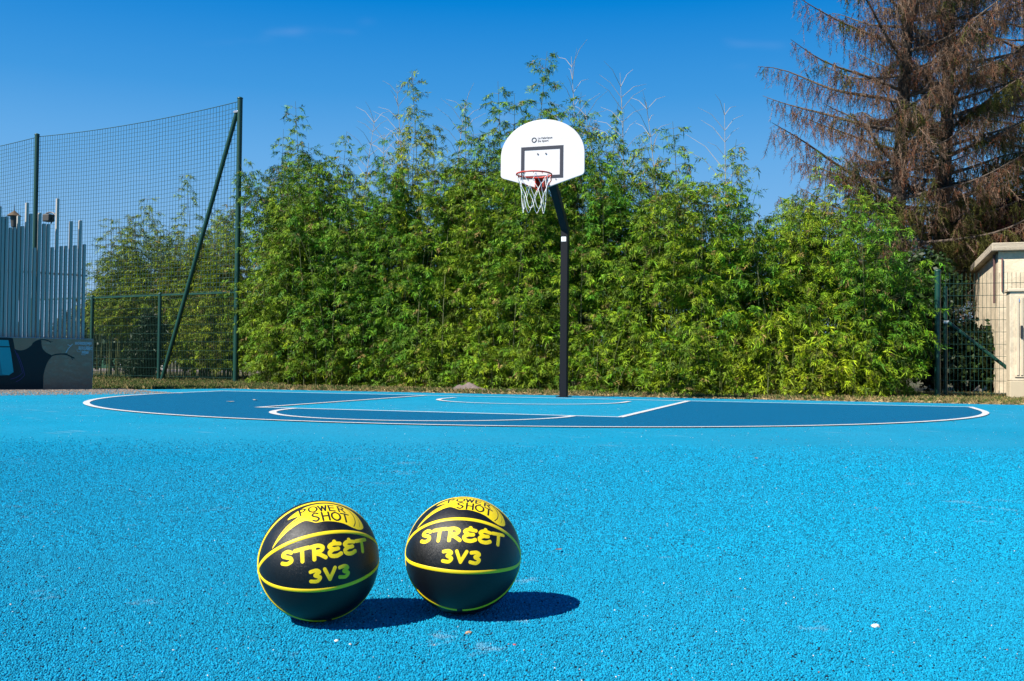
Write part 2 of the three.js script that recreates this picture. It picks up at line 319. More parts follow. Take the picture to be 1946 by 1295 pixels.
const TALL = [[-5.3, 22.4, 5.8, .3, .62, 'leafy bamboo cane top just beside the tall green net post'], [-4.55, 21.36, 6.15, .25, .62, 'slender tiered bamboo cane with feathery tip, tallest near the green net post'], [-3.76, 20.98, 5.48, .4, .5, 'thin bamboo cane top beside the slender tiered one'], [-2.51, 20.35, 5.43, .85, .55, 'yellowish bamboo shoot on the near side of the yellow spire'], [-1.86, 20, 6.4, .95, .72, 'yellow-leaved bamboo spire rising well above the hedge'], [-.91, 19.51, 5.75, .35, .55, 'green bamboo cane top between the yellow spire and the tallest cane'], [-.18, 19.18, 6.05, .3, .78, 'arching green bamboo cane just left of the tallest one'], [.32, 18.95, 6.55, .25, .95, 'tallest bamboo cane, bushy top above the backboard'], [1.11, 18.58, 5.65, .45, .75, 'bushy bamboo cane top rising from directly behind the backboard edge'], [1.68, 18.3, 5.4, .4, .55, 'bamboo cane top with side shoots beside the backboard'], [2.27, 18, 4.65, .5, .5, 'low bamboo cane top under the bare branched stem'], [3.02, 17.6, 4.9, .35, .5, 'tiered bamboo cane with open feathery branches against the sky'], [3.7, 17.48, 4.5, .6, .5, 'thin yellow-green bamboo top next to the pale leaning stem'], [5.33, 17.2, 4.25, .45, .5, 'rounded bamboo top in front of the dead conifer']];
TALL.forEach(([x, Z, H, tone, R, label], i) => {
  const o = { tone, R: R * 1.1, tip: .26, step: .17, gap: .075, start: 1.8 }, k = ((i * 7) % 5) / 5;
  bambooThing('bamboo_cane', 300 + i, [{ ...o, x, Z: Z + .1, H, lean: .1 + .25 * k }, { ...o, x: x - .28, Z: Z + .3, H: H * (.82 + .06 * k), lean: .35 }, { ...o, x: x + .3, Z: Z - .1, H: H * (.88 - .06 * k), lean: .3 }], label, 'bamboo', 'tall bamboo canes of the hedge');
});
const BARE = [[1.27, 18.49, 6.45, 'pale bare branched stem rising highest behind the backboard'], [2.13, 18.07, 5.9, 'bare grey bamboo stem with forked twigs right of the backboard'], [2.77, 17.73, 5.3, 'thin bare stem beside the tiered cane'], [3.84, 17.46, 5.2, 'pale leaning bare stem near the dead conifer'], [-2.21, 20.19, 6.25, 'bare twiggy stem next to the yellow spire'], [-3.38, 20.79, 5.9, 'bare stem over the dip of the hedge'], [-2.78, 20.49, 5.3, 'short bare stem at the dip of the hedge'], [-1.34, 19.72, 5.9, 'thin bare stem behind the yellow spire'], [1.77, 18.25, 5.4, 'short bare stem between two leafy tops beside the backboard']];
BARE.forEach(([x, Z, H, label], i) => bambooThing('bare_bamboo_stem', 400 + i, [{ x, Z: Z + .4, H, tone: .6, R: .95, tip: .42, rise: 1.15, step: .24, gap: .14, lean: .25 + .1 * (i % 3), start: H * .6, twig: .006, bare: (t, r) => t > .76 || r() < .4 }], label, 'bamboo stem', 'bare stems of the hedge', true));
// the grove beyond the fence
const GROVE = [[-10.47, 27, 5.1, 1.3], [-11.1, 27.5, 4.5, 1.6], [-9.24, 27, 4.8, 1.0], [-8.52, 26.5, 5.45, .6], [-7.94, 26, 4.8, .3], [-7.24, 25, 5.05, .3]];
const groveLabel = ['tallest bamboo clump of the grove seen through the net', 'bamboo clump with overhanging leaves beside the slatted wall', 'bamboo clump between two taller ones behind the net', 'sparse bamboo clump with bare tips behind the net', 'bamboo clump behind the leaning brace', 'bamboo clump just behind the tall green net post'];
GROVE.forEach(([x, Z, H, start], i) => {
  const r = rng(500 + i), canes = [];
  for (let k = 0; k < 21; k++) { const first = k === 0, sx = first ? 0 : (r() - .5) * 1.5, sz = first ? 0 : (r() - .3) * 1.8; canes.push({ x: x + sx, Z: Z + sz, H: first ? H : H * (.5 + .38 * r()), tone: .5 + .45 * r(), R: .74, tip: .24, start: first ? start : start * (.8 + .4 * r()), step: .18, gap: .085, lean: .2 + .5 * r() }); }
  bambooThing('bamboo_clump', 520 + i, canes, groveLabel[i], 'bamboo', 'bamboo clumps beyond the fence');
});

// ---------------------------------------------------------------- conifers, dead and brown
const strand = (seed, n, len) => {
  const r = rng(seed), pos = []; const tri = (a, b, c) => pos.push(...a, ...b, ...c);
  const w = .0045; tri([-w, 0, 0], [w, 0, 0], [0, -len, .01]); tri([0, 0, -w], [0, 0, w], [.01, -len, 0]);
  for (let i = 0; i < n; i++) {
    const y = -len * (i + r()) / n, a = r() * 6.283, L = .025 + .04 * r(), d = [Math.cos(a) * L, -L * (.5 + r() * .8), Math.sin(a) * L], q = .0045;
    tri([0, y + q, 0], [0, y - q, 0], [d[0], y + d[1], d[2]]); tri([q * Math.sin(a), y, -q * Math.cos(a)], [-q * Math.sin(a), y, q * Math.cos(a)], [d[0] * 1.1, y + d[1], d[2]]);
  }
  return rawGeo(pos);
};
const strands = [strand(1, 12, .24), strand(2, 18, .42), strand(3, 9, .15)];
const needleMat = new THREE.MeshStandardMaterial({ color: lin(1, 1, 1), roughness: .9, side: THREE.DoubleSide });
const barkTex = grain(512, 9, [[6, .5], [20, .4], [3, .2]], .45, 1); barkTex.colorSpace = THREE.SRGBColorSpace;
const bark = new THREE.MeshStandardMaterial({ color: lin(.13, .095, .07), roughness: .95, map: rep(barkTex, 2, .8), bumpMap: rep(grainBump, 2, .6), bumpScale: .03 });
const limbMat = std(.105, .078, .058, .95);
function conifer(seed, X, Z, H, lean, greenAt, dense, label) {
  const r = rng(seed), t = thing('dead_conifer', X, 0, -Z, 0, label, 'tree', 'brown conifers behind the hedge');
  const axis = (h) => V(lean * Math.pow(h / H, 1.5), h, .15 * Math.sin(h * .5 + seed));
  const tp = []; for (let i = 0; i <= 14; i++) tp.push(axis(H * i / 14));
  part('trunk', tube(tp, .2, .03, 10), bark, t);
  const bags = strands.map(() => new Bag()), second = [];
  let az = r() * 6;
  for (let h = 1.3; h < Math.min(H - .4, 11.8); h += .125 * (.8 + .4 * r())) {
    az += 2.39996 + (r() - .5) * .7;
    const f = h / H, L = (f < .25 ? lerp(2.1, 3.1, f / .25) : lerp(3.15, .6, Math.pow((f - .25) / .75, 1.3))) * (.55 + .6 * r());
    const rise = .30 + .22 * r() + .1 * f, p0 = axis(h), ca = Math.cos(az), sa = Math.sin(az), droop = .03 + .1 * r();
    const w1 = r() * 6.3, w2 = .02 + .035 * r(), kink = (r() - .5) * .22;
    const P = (s) => { const q = L * s, o = q * kink * s + w2 * L * Math.sin(s * 6 + w1) * s; return V(p0.x + ca * q - sa * o, p0.y + L * (rise * s - droop * Math.sin(s * 3.1) + w2 * .7 * Math.sin(s * 7.5 + w1 * 2) * s - .10 * s * s * s), p0.z + sa * q + ca * o); };
    const lp = []; for (let i = 0; i <= 10; i++) lp.push(P(i / 10));
    part('limb', tube(lp, .016 + .011 * L, .005, 5), limbMat, t);
    const ns = Math.round(L / .092), g = greenAt(h, az);
    for (let i = 0; i < ns; i++) {
      const s = .12 + .86 * (i + r() * .7) / ns, q = P(s), sd = i % 2 ? 1 : -1, a2 = az + sd * (.7 + .5 * r()), L2 = (.18 + .75 * Math.sin(Math.PI * Math.min(1, s * .9 + .08))) * .62 * (.6 + .6 * r());
      const Q = (w) => V(q.x + Math.cos(a2) * L2 * w, q.y + L2 * (.12 * w - .42 * w * w), q.z + Math.sin(a2) * L2 * w);
      second.push(tube([q, Q(.5), Q(1)], .006, .0025, 3));
      const k = Math.max(2, Math.round(L2 / .05 * dense));
      const green = r() < g;
      for (let j = 0; j < k; j++) {
        if (r() < .18) continue;
        const e = Q((j + r()) / k), b = .55 + .8 * r(), sc = .6 + .75 * r(), pale = r();
        const c = green ? lin(.10 * b, .10 * b, .014 * b) : pale < .3 ? lin(.26 * b, .17 * b, .115 * b) : pale < .45 ? lin(.23 * b, .08 * b, .035 * b) : lin(.16 * b, .085 * b, .045 * b);
        const d = V((r() - .5) * .5, 0, (r() - .5) * .5); d.y = -1; d.normalize();
        M4.makeRotationFromEuler(new THREE.Euler((r() - .5) * 1.3, r() * 6.28, (r() - .5) * 1.3)); M4.scale(V(sc * (green ? 1.5 : 1), sc, sc * (green ? 1.5 : 1))); M4.setPosition(e);
        bags[Math.floor(r() * 3)].add(M4, c);
      }
    }
  }
  part('twigs', mergeGeometries(second), limbMat, t, 'stuff');
  strands.forEach((g, i) => t.add(bags[i].mesh('crown', g, needleMat)));
  console.log(label, bags.map((b) => b.n).join());
}
conifer(41, 8.6, 22.2, 17, .5, (h) => h < 4.2 ? .6 : .06, 1, 'dead brown conifer with long rising limbs and hanging bare twigs');
conifer(42, 10.0, 23.3, 18, .6, (h, a) => h < 6.2 ? .65 : .15, 1.1, 'brown conifer still partly olive green, standing nearer the cream building');
conifer(43, 14.4, 27.5, 17, -.2, () => .3, .9, 'darker conifer behind the cream building at the frame edge');

// ---------------------------------------------------------------- broad-leaved crowns
function clumpLeaf(seed, n, L, W) {
  const r = rng(seed), pos = [];
  for (let i = 0; i < n; i++) {
    const c = V((r() - .5) * .16, (r() - .5) * .16, (r() - .5) * .16), d = V(r() - .5, (r() - .6) * .8, r() - .5).normalize(), s = V(0, 0, 0).crossVectors(d, V(r() - .5, r() - .5, r() - .5)).normalize();
    const t = c.clone().addScaledVector(d, L), m1 = c.clone().addScaledVector(d, L * .45).addScaledVector(s, W / 2), m2 = c.clone().addScaledVector(d, L * .45).addScaledVector(s, -W / 2);
    pos.push(...c.toArray(), ...m1.toArray(), ...t.toArray(), ...c.toArray(), ...t.toArray(), ...m2.toArray());
  }
  return rawGeo(pos);
}
const broad = clumpLeaf(7, 9, .085, .05), needleTuft = clumpLeaf(8, 12, .07, .016);
function leafy(name, seed, X, Z, blobs, n, leafGeo, colour, sc, label, category, group, trunkH) {
  const r = rng(seed), t = thing(name, X, 0, -Z, 0, label, category, group), bag = new Bag(), limbs = [];
  for (const [x, y, z, a, b] of blobs) {
    limbs.push(tube([V(0, -.05, 0), V(x * .4, y * .55, z * .4), V(x, y, z)], .05 + .01 * y, .012, 5));
    for (let k = 0; k < 5; k++) { const u = r() * 6.28, q = (r() - .5) * 1.6; limbs.push(tube([V(x * .7, y * .8, z * .7), V(x + Math.cos(u) * a * .4, y + q * b * .4, z + Math.sin(u) * a * .4), V(x + Math.cos(u) * a * .85, y + q * b * .8, z + Math.sin(u) * a * .85)], .018, .005, 4)); }
  }
  const vol = blobs.map((b) => b[3] * b[3] * b[4]), tot = vol.reduce((a, b) => a + b);
  blobs.forEach(([x, y, z, a, b], i) => {
    const m = n * vol[i] / tot;
    for (let k = 0; k < m; k++) {
      let px, py, pz, l; do { px = r() * 2 - 1; py = r() * 2 - 1; pz = r() * 2 - 1; l = Math.hypot(px, py, pz); } while (l > 1 || l < .15);
      const q = Math.pow(l, .55) / l, ww = .82 + .3 * noiseA(px * 2 + i * 5, py * 2 + pz);
      const p = V(x + px * q * a * ww, Math.max(.05, y + py * q * b * ww), z + pz * q * a * ww);
      if (noiseB(p.x * 2.2 + seed, p.y * 2.2 + p.z) < -.35) continue;
      M4.makeRotationFromEuler(new THREE.Euler(r() * 6.28, r() * 6.28, r() * 6.28)); const s = sc * (.7 + .6 * r()); M4.scale(V(s, s, s)); M4.setPosition(p);
      const bb = .6 + .8 * r(); bag.add(M4, lin(colour[0] * bb, colour[1] * bb, colour[2] * bb));
    }
  });
  part('trunk', mergeGeometries(limbs), bark, t);
  t.add(bag.mesh('crown', leafGeo, leafMat({ roughness: .5 })));
  return t;
}
leafy('purple_leaf_tree', 61, 12.1, 24.0, [[0, 3.4, 0, 1.2, 1.1], [-1.1, 3.7, .2, .75, .7], [-.9, 2.9, 0, .9, .8], [.9, 4.1, 0, 1.0, .9], [-1.5, 3.0, .1, .6, .5], [-.2, 4.4, 0, .7, .5], [-.4, 3.6, .9, .7, .7], [-1.3, 3.4, .8, .55, .55]], 7500, broad, [.06, .016, .018], 1.2, 'dark purple-leaved tree behind the cream building', 'tree');
leafy('laurel_bush', 62, 8.75, 19.3, [[-1.5, 1.5, .2, .8, 1.2], [-.8, 1.9, .1, .7, .9], [0, .75, 0, .7, .7], [.6, .6, .2, .6, .65], [-.5, .8, 0, .6, .8], [1.0, .7, .4, .6, .75]], 6000, broad, [.022, .045, .008], 1.2, 'dark green bush behind the right-hand wire fence', 'bush');
leafy('juniper_bush', 63, -9.05, 24.6, [[0, .7, 0, .4, .7], [.15, 1.2, 0, .35, .5], [-.2, .35, 0, .4, .4]], 2400, needleTuft, [.022, .045, .016], 1.4, 'dark upright bush behind the wire fence under the bamboo', 'bush');
[[-17.5, 44, 'far dark green tree seen past the end of the slatted wall', [.03, .06, .025]], [-19.6, 47, 'far bluish green tree half hidden by the slatted wall', [.03, .055, .035]], [-14.8, 45, 'far olive shrub seen through the wire fence', [.09, .08, .02]], [-12.4, 46, 'far green tree seen below the bamboo leaves', [.045, .075, .02]]].forEach(([x, z, l, c], i) =>
  leafy('far_tree', 70 + i, x, z, [[0, 1.9, 0, 1.5, 1.3], [.9, 1.4, 0, 1.2, 1.1], [-1, 1.5, 0, 1.1, 1.1]], 1500, broad, c, 2.6, l, 'tree', 'far trees beyond the fence'));

// ---------------------------------------------------------------- slatted wall with painted concrete base
{
  const t = thing('slatted_wall', -6.9, 0, -16.4, Math.atan2(-.643, .764) , 'painted concrete plinth topped with uneven grey metal slats', 'wall');
  // local -x runs along the wall towards the camera side, +z faces the court
  t.rotation.y = Math.atan2(.643, .764);
  const LEN = 3.3, HB = .83;
  const S = 1024, cv = document.createElement('canvas'); cv.width = S * 2; cv.height = 512; const c = cv.getContext('2d');
  // 1 m = 620 px, origin at the right-hand top corner of the plinth
  const k = 620, X = (m) => S * 2 - m * k, Y = (m) => m * k;
  const r = rng(90);
  c.fillStyle = '#9c6c54'; c.fillRect(0, 0, S * 2, 512);
  for (let i = 0; i < 5000; i++) { const s = r(); c.fillStyle = s < .5 ? 'rgba(122,108,96,.10)' : 'rgba(168,150,132,.10)'; const q = 2 + 22 * r() * r(); c.beginPath(); c.ellipse(r() * S * 2, r() * 512, q * 1.6, q, 0, 0, 7); c.fill(); }
  for (let i = 0; i < 9000; i++) { c.fillStyle = r() < .5 ? 'rgba(60,58,64,.25)' : 'rgba(200,196,196,.2)'; c.fillRect(r() * S * 2, r() * 512, 1.5, 1.5); }
  const blot = (pts, fill) => { c.fillStyle = fill; c.beginPath(); pts.forEach((p, i) => p.length === 2 ? (i ? c.lineTo(X(p[0]), Y(p[1])) : c.moveTo(X(p[0]), Y(p[1]))) : c.bezierCurveTo(X(p[0]), Y(p[1]), X(p[2]), Y(p[3]), X(p[4]), Y(p[5]))); c.closePath(); c.fill(); };
  // black body with scalloped edge
  blot([[3.3, 0], [1.24, 0], [1.22, .16], [1.15, .24, 1.02, .22, .93, .10], [.90, .04, .82, .03, .80, .05], [.80, .16, .78, .2, .70, .25], [.66, .27, .64, .28, .62, .28], [.70, .36, .74, .45, .76, .62], [.76, .9], [3.3, .9]], '#0d1014');
  blot([[1.24, 0], [1.22, .16], [1.15, .24, 1.02, .22, .93, .10], [.90, .04, .88, .02, .86, 0]], '#9c6c54');
  c.lineCap = 'round'; c.lineJoin = 'round';
  const stroke = (pts, w, col) => { c.strokeStyle = col; c.lineWidth = w * k; c.beginPath(); pts.forEach((p, i) => i ? (p.length === 2 ? c.lineTo(X(p[0]), Y(p[1])) : c.quadraticCurveTo(X(p[0]), Y(p[1]), X(p[2]), Y(p[3]))) : c.moveTo(X(p[0]), Y(p[1]))); c.stroke(); };
  stroke([[.93, .1], [.84, .0, .70, .045], [.66, .07]], .016, '#101216'); stroke([[.72, .05], [.68, .055, .63, .062]], .006, '#101216');
  stroke([[.63, .28], [.5, .24, .40, .27], [.3, .32]], .02, '#101216'); stroke([[.42, .26], [.36, .27, .32, .345]], .01, '#101216'); stroke([[.5, .255], [.44, .245, .40, .25]], .008, '#101216');
  // teal letter block
  blot([[3.3, .04], [1.22, .02], [1.10, .66], [1.4, .78], [3.3, .78]], '#08090c');
  blot([[3.3, .09], [1.285, .05], [1.24, .27], [1.20, .55], [1.30, .60], [3.3, .66]], '#12707c');
  blot([[1.285, .05], [1.45, .05], [1.36, .58], [1.27, .60], [1.20, .55], [1.24, .27]], '#1f8f98');
  stroke([[3.3, .17], [1.27, .155]], .018, '#0a2a30');
  stroke([[1.19, .2], [1.10, .42, 1.07, .56], [1.13, .64, 1.24, .66]], .01, '#3a1f55'); stroke([[1.15, .26], [1.06, .46, 1.04, .60], [1.1, .68, 1.16, .7]], .008, '#4b2260');
  // pale tag scrawled in marker
  const pen = '#aeb9c6', letters = (txt, x0, y0, h, rot) => { c.save(); c.translate(X(x0), Y(y0)); c.rotate(rot); c.strokeStyle = pen; c.lineWidth = 2.6; c.font = 'bold ' + h * k + 'px sans-serif'; c.strokeText(txt, 0, 0); c.restore(); };
  letters('HORIZONS', .29, .098, .052, -.02); letters('BRUNO', .235, .178, .066, .02); letters('2020', .185, .24, .05, .06);
  stroke([[.425, .235], [.40, .17, .35, .12], [.33, .095]], .008, pen); stroke([[.40, .105], [.37, .115, .35, .125]], .008, pen);
  const arcs = [[.09, .10, .03], [.10, .19, .035], [.225, .19, .03], [.08, .16, .025]]; for (const [a, b, q] of arcs) { c.strokeStyle = pen; c.lineWidth = 2.4; c.beginPath(); c.arc(X(a), Y(b), q * k, -1.6, 3.6); c.stroke(); }
  stroke([[.19, .262], [.15, .266, .12, .264]], .005, pen);
  const paint = new THREE.CanvasTexture(cv); paint.colorSpace = THREE.SRGBColorSpace;
  const concrete = std(.33, .31, .31, .85, { bumpMap: rep(grainBump, 2), bumpScale: .002 });
  part('plinth', rbox(LEN, HB, .30, .008, -LEN / 2, HB / 2, -.15), concrete, t);
  const pg = new THREE.PlaneGeometry(LEN - .02, HB - .02); pg.translate(-LEN / 2, HB / 2, .0025);
  { const uv = pg.attributes.uv, p = pg.attributes.position; for (let i = 0; i < p.count; i++) uv.setXY(i, 1 + p.getX(i) * k / 2048, 1 - (HB - p.getY(i)) * k / 512); }
  part('graffiti', pg, new THREE.MeshStandardMaterial({ map: paint, roughness: .7, bumpMap: rep(grainBump, 6, 2), bumpScale: .0015 }), t);
  const slatMat = new THREE.MeshPhysicalMaterial({ color: lin(.33, .31, .28), roughness: .8, specularIntensity: .3 });
  const tops = [[1.438, 2.88], [1.39, 2.72], [1.335, 2.73], [1.277, 2.56], [1.22, 2.57], [1.165, 2.76], [1.104, 2.6], [1.043, 2.98], [.983, 2.81], [.918, 2.27], [.85, 2.84], [.786, 2.67], [.72, 2.67], [.653, 2.3], [.585, 3.1], [.514, 2.33], [.445, 2.34], [.372, 2.75], [.301, 2.36], [.226, 2.78], [.155, 2.39]];
  for (let q = 1.5; q < 3.2; q += .062) tops.push([q, 2.3 + .75 * r()]);
  const unit = new RoundedBoxGeometry(.040, 1, .075, 1, .003);
  for (const [x, top] of tops) { const s = part('slat', unit, slatMat, t); s.scale.y = top - HB; s.position.set(-x + .02, HB + (top - HB) / 2, -.13); }
  part('rail', box(3.12, .03, .03, -.06 - 1.56, 1.88, -.19), slatMat, t);
  // what stands behind the slats
  const dark = std(.045, .04, .035, .6), brown = std(.09, .06, .03, .7);
  const l = thing('lantern', -8.75, 0, -17.4, .3, 'small lantern with brown pitched cap peeping over the slats', 'lantern');
  part('post', bar(V(0, 0, 0), V(0, 2.8, 0), .03), dark, l);
  part('housing', new THREE.CylinderGeometry(.075, .055, .2, 6).translate(0, 2.9, 0), dark, l);
  part('cap', new THREE.ConeGeometry(.13, .1, 6).translate(0, 3.04, 0), brown, l);
  part('finial', new THREE.CylinderGeometry(.003, .006, .12, 6).translate(0, 3.14, 0), dark, l);
  const f = thing('floodlight', -8.15, 0, -17.4, -.4, 'dark hooded floodlight peeping over the slats', 'floodlight');
  part('post', bar(V(0, 0, 0), V(0, 2.85, 0), .03), dark, f);
  part('lamp_body', rbox(.16, .13, .14, .02, 0, 2.96, 0), dark, f);
  const hood = []; for (let i = 0; i <= 8; i++) { const a = rad(20 + 110 * i / 8); hood.push(V(Math.cos(a) * .16 + .03, 2.93 + Math.sin(a) * .13, 0)); }
  part('hood', tube(hood, .014, .014, 6), std(.12, .12, .13, .4), f);
  part('bracket', bar(V(.11, 2.96, 0), V(.06, 2.86, 0), .012), dark, f);
}

// ---------------------------------------------------------------- fences
const green = std(.004, .046, .031, .45), greenWire = std(.003, .034, .022, .5);
function capPost(x, z, h, r, parent, name = 'post') { const g = new THREE.LatheGeometry([[0, -.1], [r, -.1], [r, h - .012], [r * 1.12, h - .01], [r * 1.12, h + .012], [r * .6, h + .03], [0, h + .034]].map(([a, b]) => new THREE.Vector2(a, b)), 18); g.translate(x, 0, z); return part(name, g, green, parent); }
const wireBox = (a, b, w) => { // square wire between two points
  const d = b.clone().sub(a), L = d.length(), g = new THREE.BoxGeometry(w, L, w); g.applyQuaternion(new THREE.Quaternion().setFromUnitVectors(UP, d.normalize())); g.translate((a.x + b.x) / 2, (a.y + b.y) / 2, (a.z + b.z) / 2); return g;
};
function wirePanel(x0, x1, y0, y1, z, parent, w = .0055, dx = .055, dy = .2) {
  const gs = [];
  for (let x = x0 + dx; x < x1 - dx / 2; x += dx) gs.push(box(w, y1 - y0, w, x, (y0 + y1) / 2, z));
  for (let y = y0 + .05; y <= y1; y += dy) for (const o of [0, .012]) gs.push(box(x1 - x0, w * 1.2, w * 1.2, (x0 + x1) / 2, y, z + (o ? -w : w) ));
  return part('wire_panel', mergeGeometries(gs), greenWire, parent, 'stuff');
}
{ // ball-stop net with tall posts; local x runs left and away from the court
  const turn = Math.atan2(.515, .857);
  const n = thing('ball_stop_net', -6.1, 0, -22, Math.PI - turn, 'tall ball-stop net on green posts with a leaning brace', 'net fence');
  capPost(0, 0, 6.32, .058, n); capPost(7.38, 0, 6.32, .058, n); capPost(14.7, 0, 6.32, .058, n);
  part('brace', tube([V(2.45, -.1, .0), V(.1, 6.0, 0)], .05, .05, 14, true), green, n);
  part('brace_clamp', rbox(.14, .05, .13, .008, .07, 6.02, 0), std(.5, .5, .5, .35, { metalness: .8 }), n);
  const gs = [], cord = std(.012, .055, .05, .8), sag = (x) => { const q = x % 7.38, t = q / 7.38; return .10 * 4 * t * (1 - t); };
  for (let x = .1; x < 12.4; x += .1) gs.push(wireBox(V(x, 2.02, .05), V(x, 6.27 - sag(x), .05), .0062));
  for (let y = 2.05; y < 6.2; y += .1) for (let i = 0; i < 24; i++) { const a = i * .515, b = a + .515, f = (y - 2) / 4.3; gs.push(wireBox(V(a, y - sag(a) * f + .012 * noiseA(a, y), .05), V(b, y - sag(b) * f + .012 * noiseA(b, y), .05), .0062)); }
  part('netting', mergeGeometries(gs), cord, n, 'stuff');
  const tp = []; for (let i = 0; i <= 48; i++) { const x = 14.7 * i / 48; tp.push(V(x, 6.28 - sag(x), .05)); }
  part('head_rope', tube(tp, .009, .009, 5), cord, n);
  for (const h of [.06, .95, 1.6, 1.95, 6.24]) part('clip', rbox(.05, .03, .03, .005, .07, h, .06), std(.72, .72, .70, .4, { metalness: .3 }), n);
}
{
  const turn = Math.atan2(.515, .857);
  const n = thing('wire_fence', -6.1, 0, -22, Math.PI - turn, 'green wire panel fence below the ball-stop net', 'fence');
  for (const x of [2.54, 5.02, 7.5]) capPost(x, .02, 2.04, .042, n);
  wirePanel(.08, 2.5, .06, 2.0, .02, n); wirePanel(2.58, 4.98, .06, 2.0, .02, n); wirePanel(5.06, 7.46, .06, 2.0, .02, n);
  for (const [a, b] of [[.08, 2.5], [2.58, 4.98], [5.06, 7.46]]) part('top_rail', box(b - a, .035, .02, (a + b) / 2, 2.01, .02), green, n);
  const m = thing('far_fence', -12.9, 0, -32, Math.PI - .15, 'lower green wire fence farther off behind the first one', 'fence');
  for (const x of [0, 2.5, 5]) capPost(x, 0, 1.72, .04, m);
  wirePanel(.05, 2.45, .05, 1.68, 0, m, .007, .09, .25); wirePanel(2.55, 4.95, .05, 1.68, 0, m, .007, .09, .25);
  for (const x of [1.0, 1.6]) part('stake', bar(V(x, 0, -.3), V(x, 2.0, -.3), .03), std(.03, .08, .10, .6), m);
}
{ // right-hand fence
  const n = thing('wire_fence', 7.06, 0, -16.5, TURN, 'green wire fence with diagonal stay in front of the cream building', 'fence');
  capPost(0, 0, 2.1, .048, n); capPost(.16, -.42, 1.85, .034, n);
  part('stay', tube([V(.2, 1.27, -.4), V(1.36, .28, -.36)], .03, .03, 12, true), green, n);
  part('stay_clamp', rbox(.09, .05, .08, .006, .17, 1.27, -.42), std(.55, .56, .55, .4, { metalness: .6 }), n);
  wirePanel(.06, 2.55, .04, 2.06, .0, n, .0055, .062, .2); wirePanel(2.62, 5, .04, 2.06, .0, n, .0055, .062, .2); capPost(2.58, 0, 2.1, .04, n);
}

// ---------------------------------------------------------------- cream substation building and cabinet
{
  const stucco = new THREE.MeshStandardMaterial({ color: lin(.84, .69, .48), roughness: .92, map: rep(grainColor, .7), bumpMap: rep(grainBump, 3), bumpScale: .004 });
  const roofMat = new THREE.MeshStandardMaterial({ color: lin(.68, .57, .42), roughness: .95, map: rep(grainColor, 1.3), bumpMap: rep(grainBump, 3), bumpScale: .005 });
  const b = thing('substation', 8.85, 0, -18.1, rad(-20), 'small cream rendered utility building with flat overhanging roof slab', 'building');
  part('wall', box(4.2, 2.62, 5, 2.1, 1.31, -2.5), stucco, b);
  part('roof_slab', rbox(4.44, .15, 5.24, .02, 2.1, 2.70, -2.5), roofMat, b);
  part('downpipe', tube([V(-.035, 2.6, -.3), V(-.035, 2.1, -.3), V(-.035, 1.7, -.3)], .022, .022, 10), std(.10, .05, .045, .6), b);
  part('vent', box(.02, .6, .05, .06, 2.2, .012), std(.16, .07, .06, .6), b);
  const q = thing('electric_cabinet', 7.93, 0, -15.85, TURN, 'cream ribbed electric cabinet on a plinth in front of the building', 'cabinet');
  const cream = new THREE.MeshStandardMaterial({ color: lin(.86, .71, .50), roughness: .6, map: rep(grainColor, .4) });
  part('plinth', rbox(1.0, .3, .34, .012, .5, .15, -.17), std(.60, .50, .34, .9, { bumpMap: rep(grainBump, 4), bumpScale: .004 }), q);
  part('housing', rbox(1.0, 1.42, .34, .012, .5, 1.01, -.17), cream, q);
  part('cap', rbox(1.06, .05, .4, .012, .5, 1.745, -.17), cream, q);
  const door = part('door', rbox(.9, 1.3, .016, .005, .52, 1.01, .008), cream, q);
  for (let i = 0; i < 15; i++) part('rib', rbox(.034, 1.24, .022, .004, .115 + i * .0565, 1.01, .018), cream, door);
  part('handle', rbox(.032, .2, .03, .006, .165, 1.08, .035), std(.02, .02, .022, .5), door);
  part('sticker', box(.04, .05, .003, .12, 1.58, .026), std(.12, .25, .6, .5), door);
}

// ---------------------------------------------------------------- far left: lane, white barrier
{
  const g = new THREE.PlaneGeometry(60, 9, 1, 1); g.rotateX(-Math.PI / 2); g.translate(-24, -.02, -47);
  structure('lane', g, std(.42, .34, .30, .95, { map: rep(grainColor, 9, 2) }));
  const w = thing('white_barrier', -22.2, 0, -52, 0, 'low white framed barrier across the far lane', 'barrier');
  const wm = std(.75, .75, .74, .6);
  part('top_bar', box(4.6, .14, .1, 1.7, .62, 0), wm, w);
  for (const x of [-.5, 1.7, 2.7, 3.9]) part('leg', box(.16, .58, .1, x, .27, 0), wm, w);
  part('panel', box(2.0, .5, .05, .6, .26, 0), std(.02, .10, .05, .6), w);
}

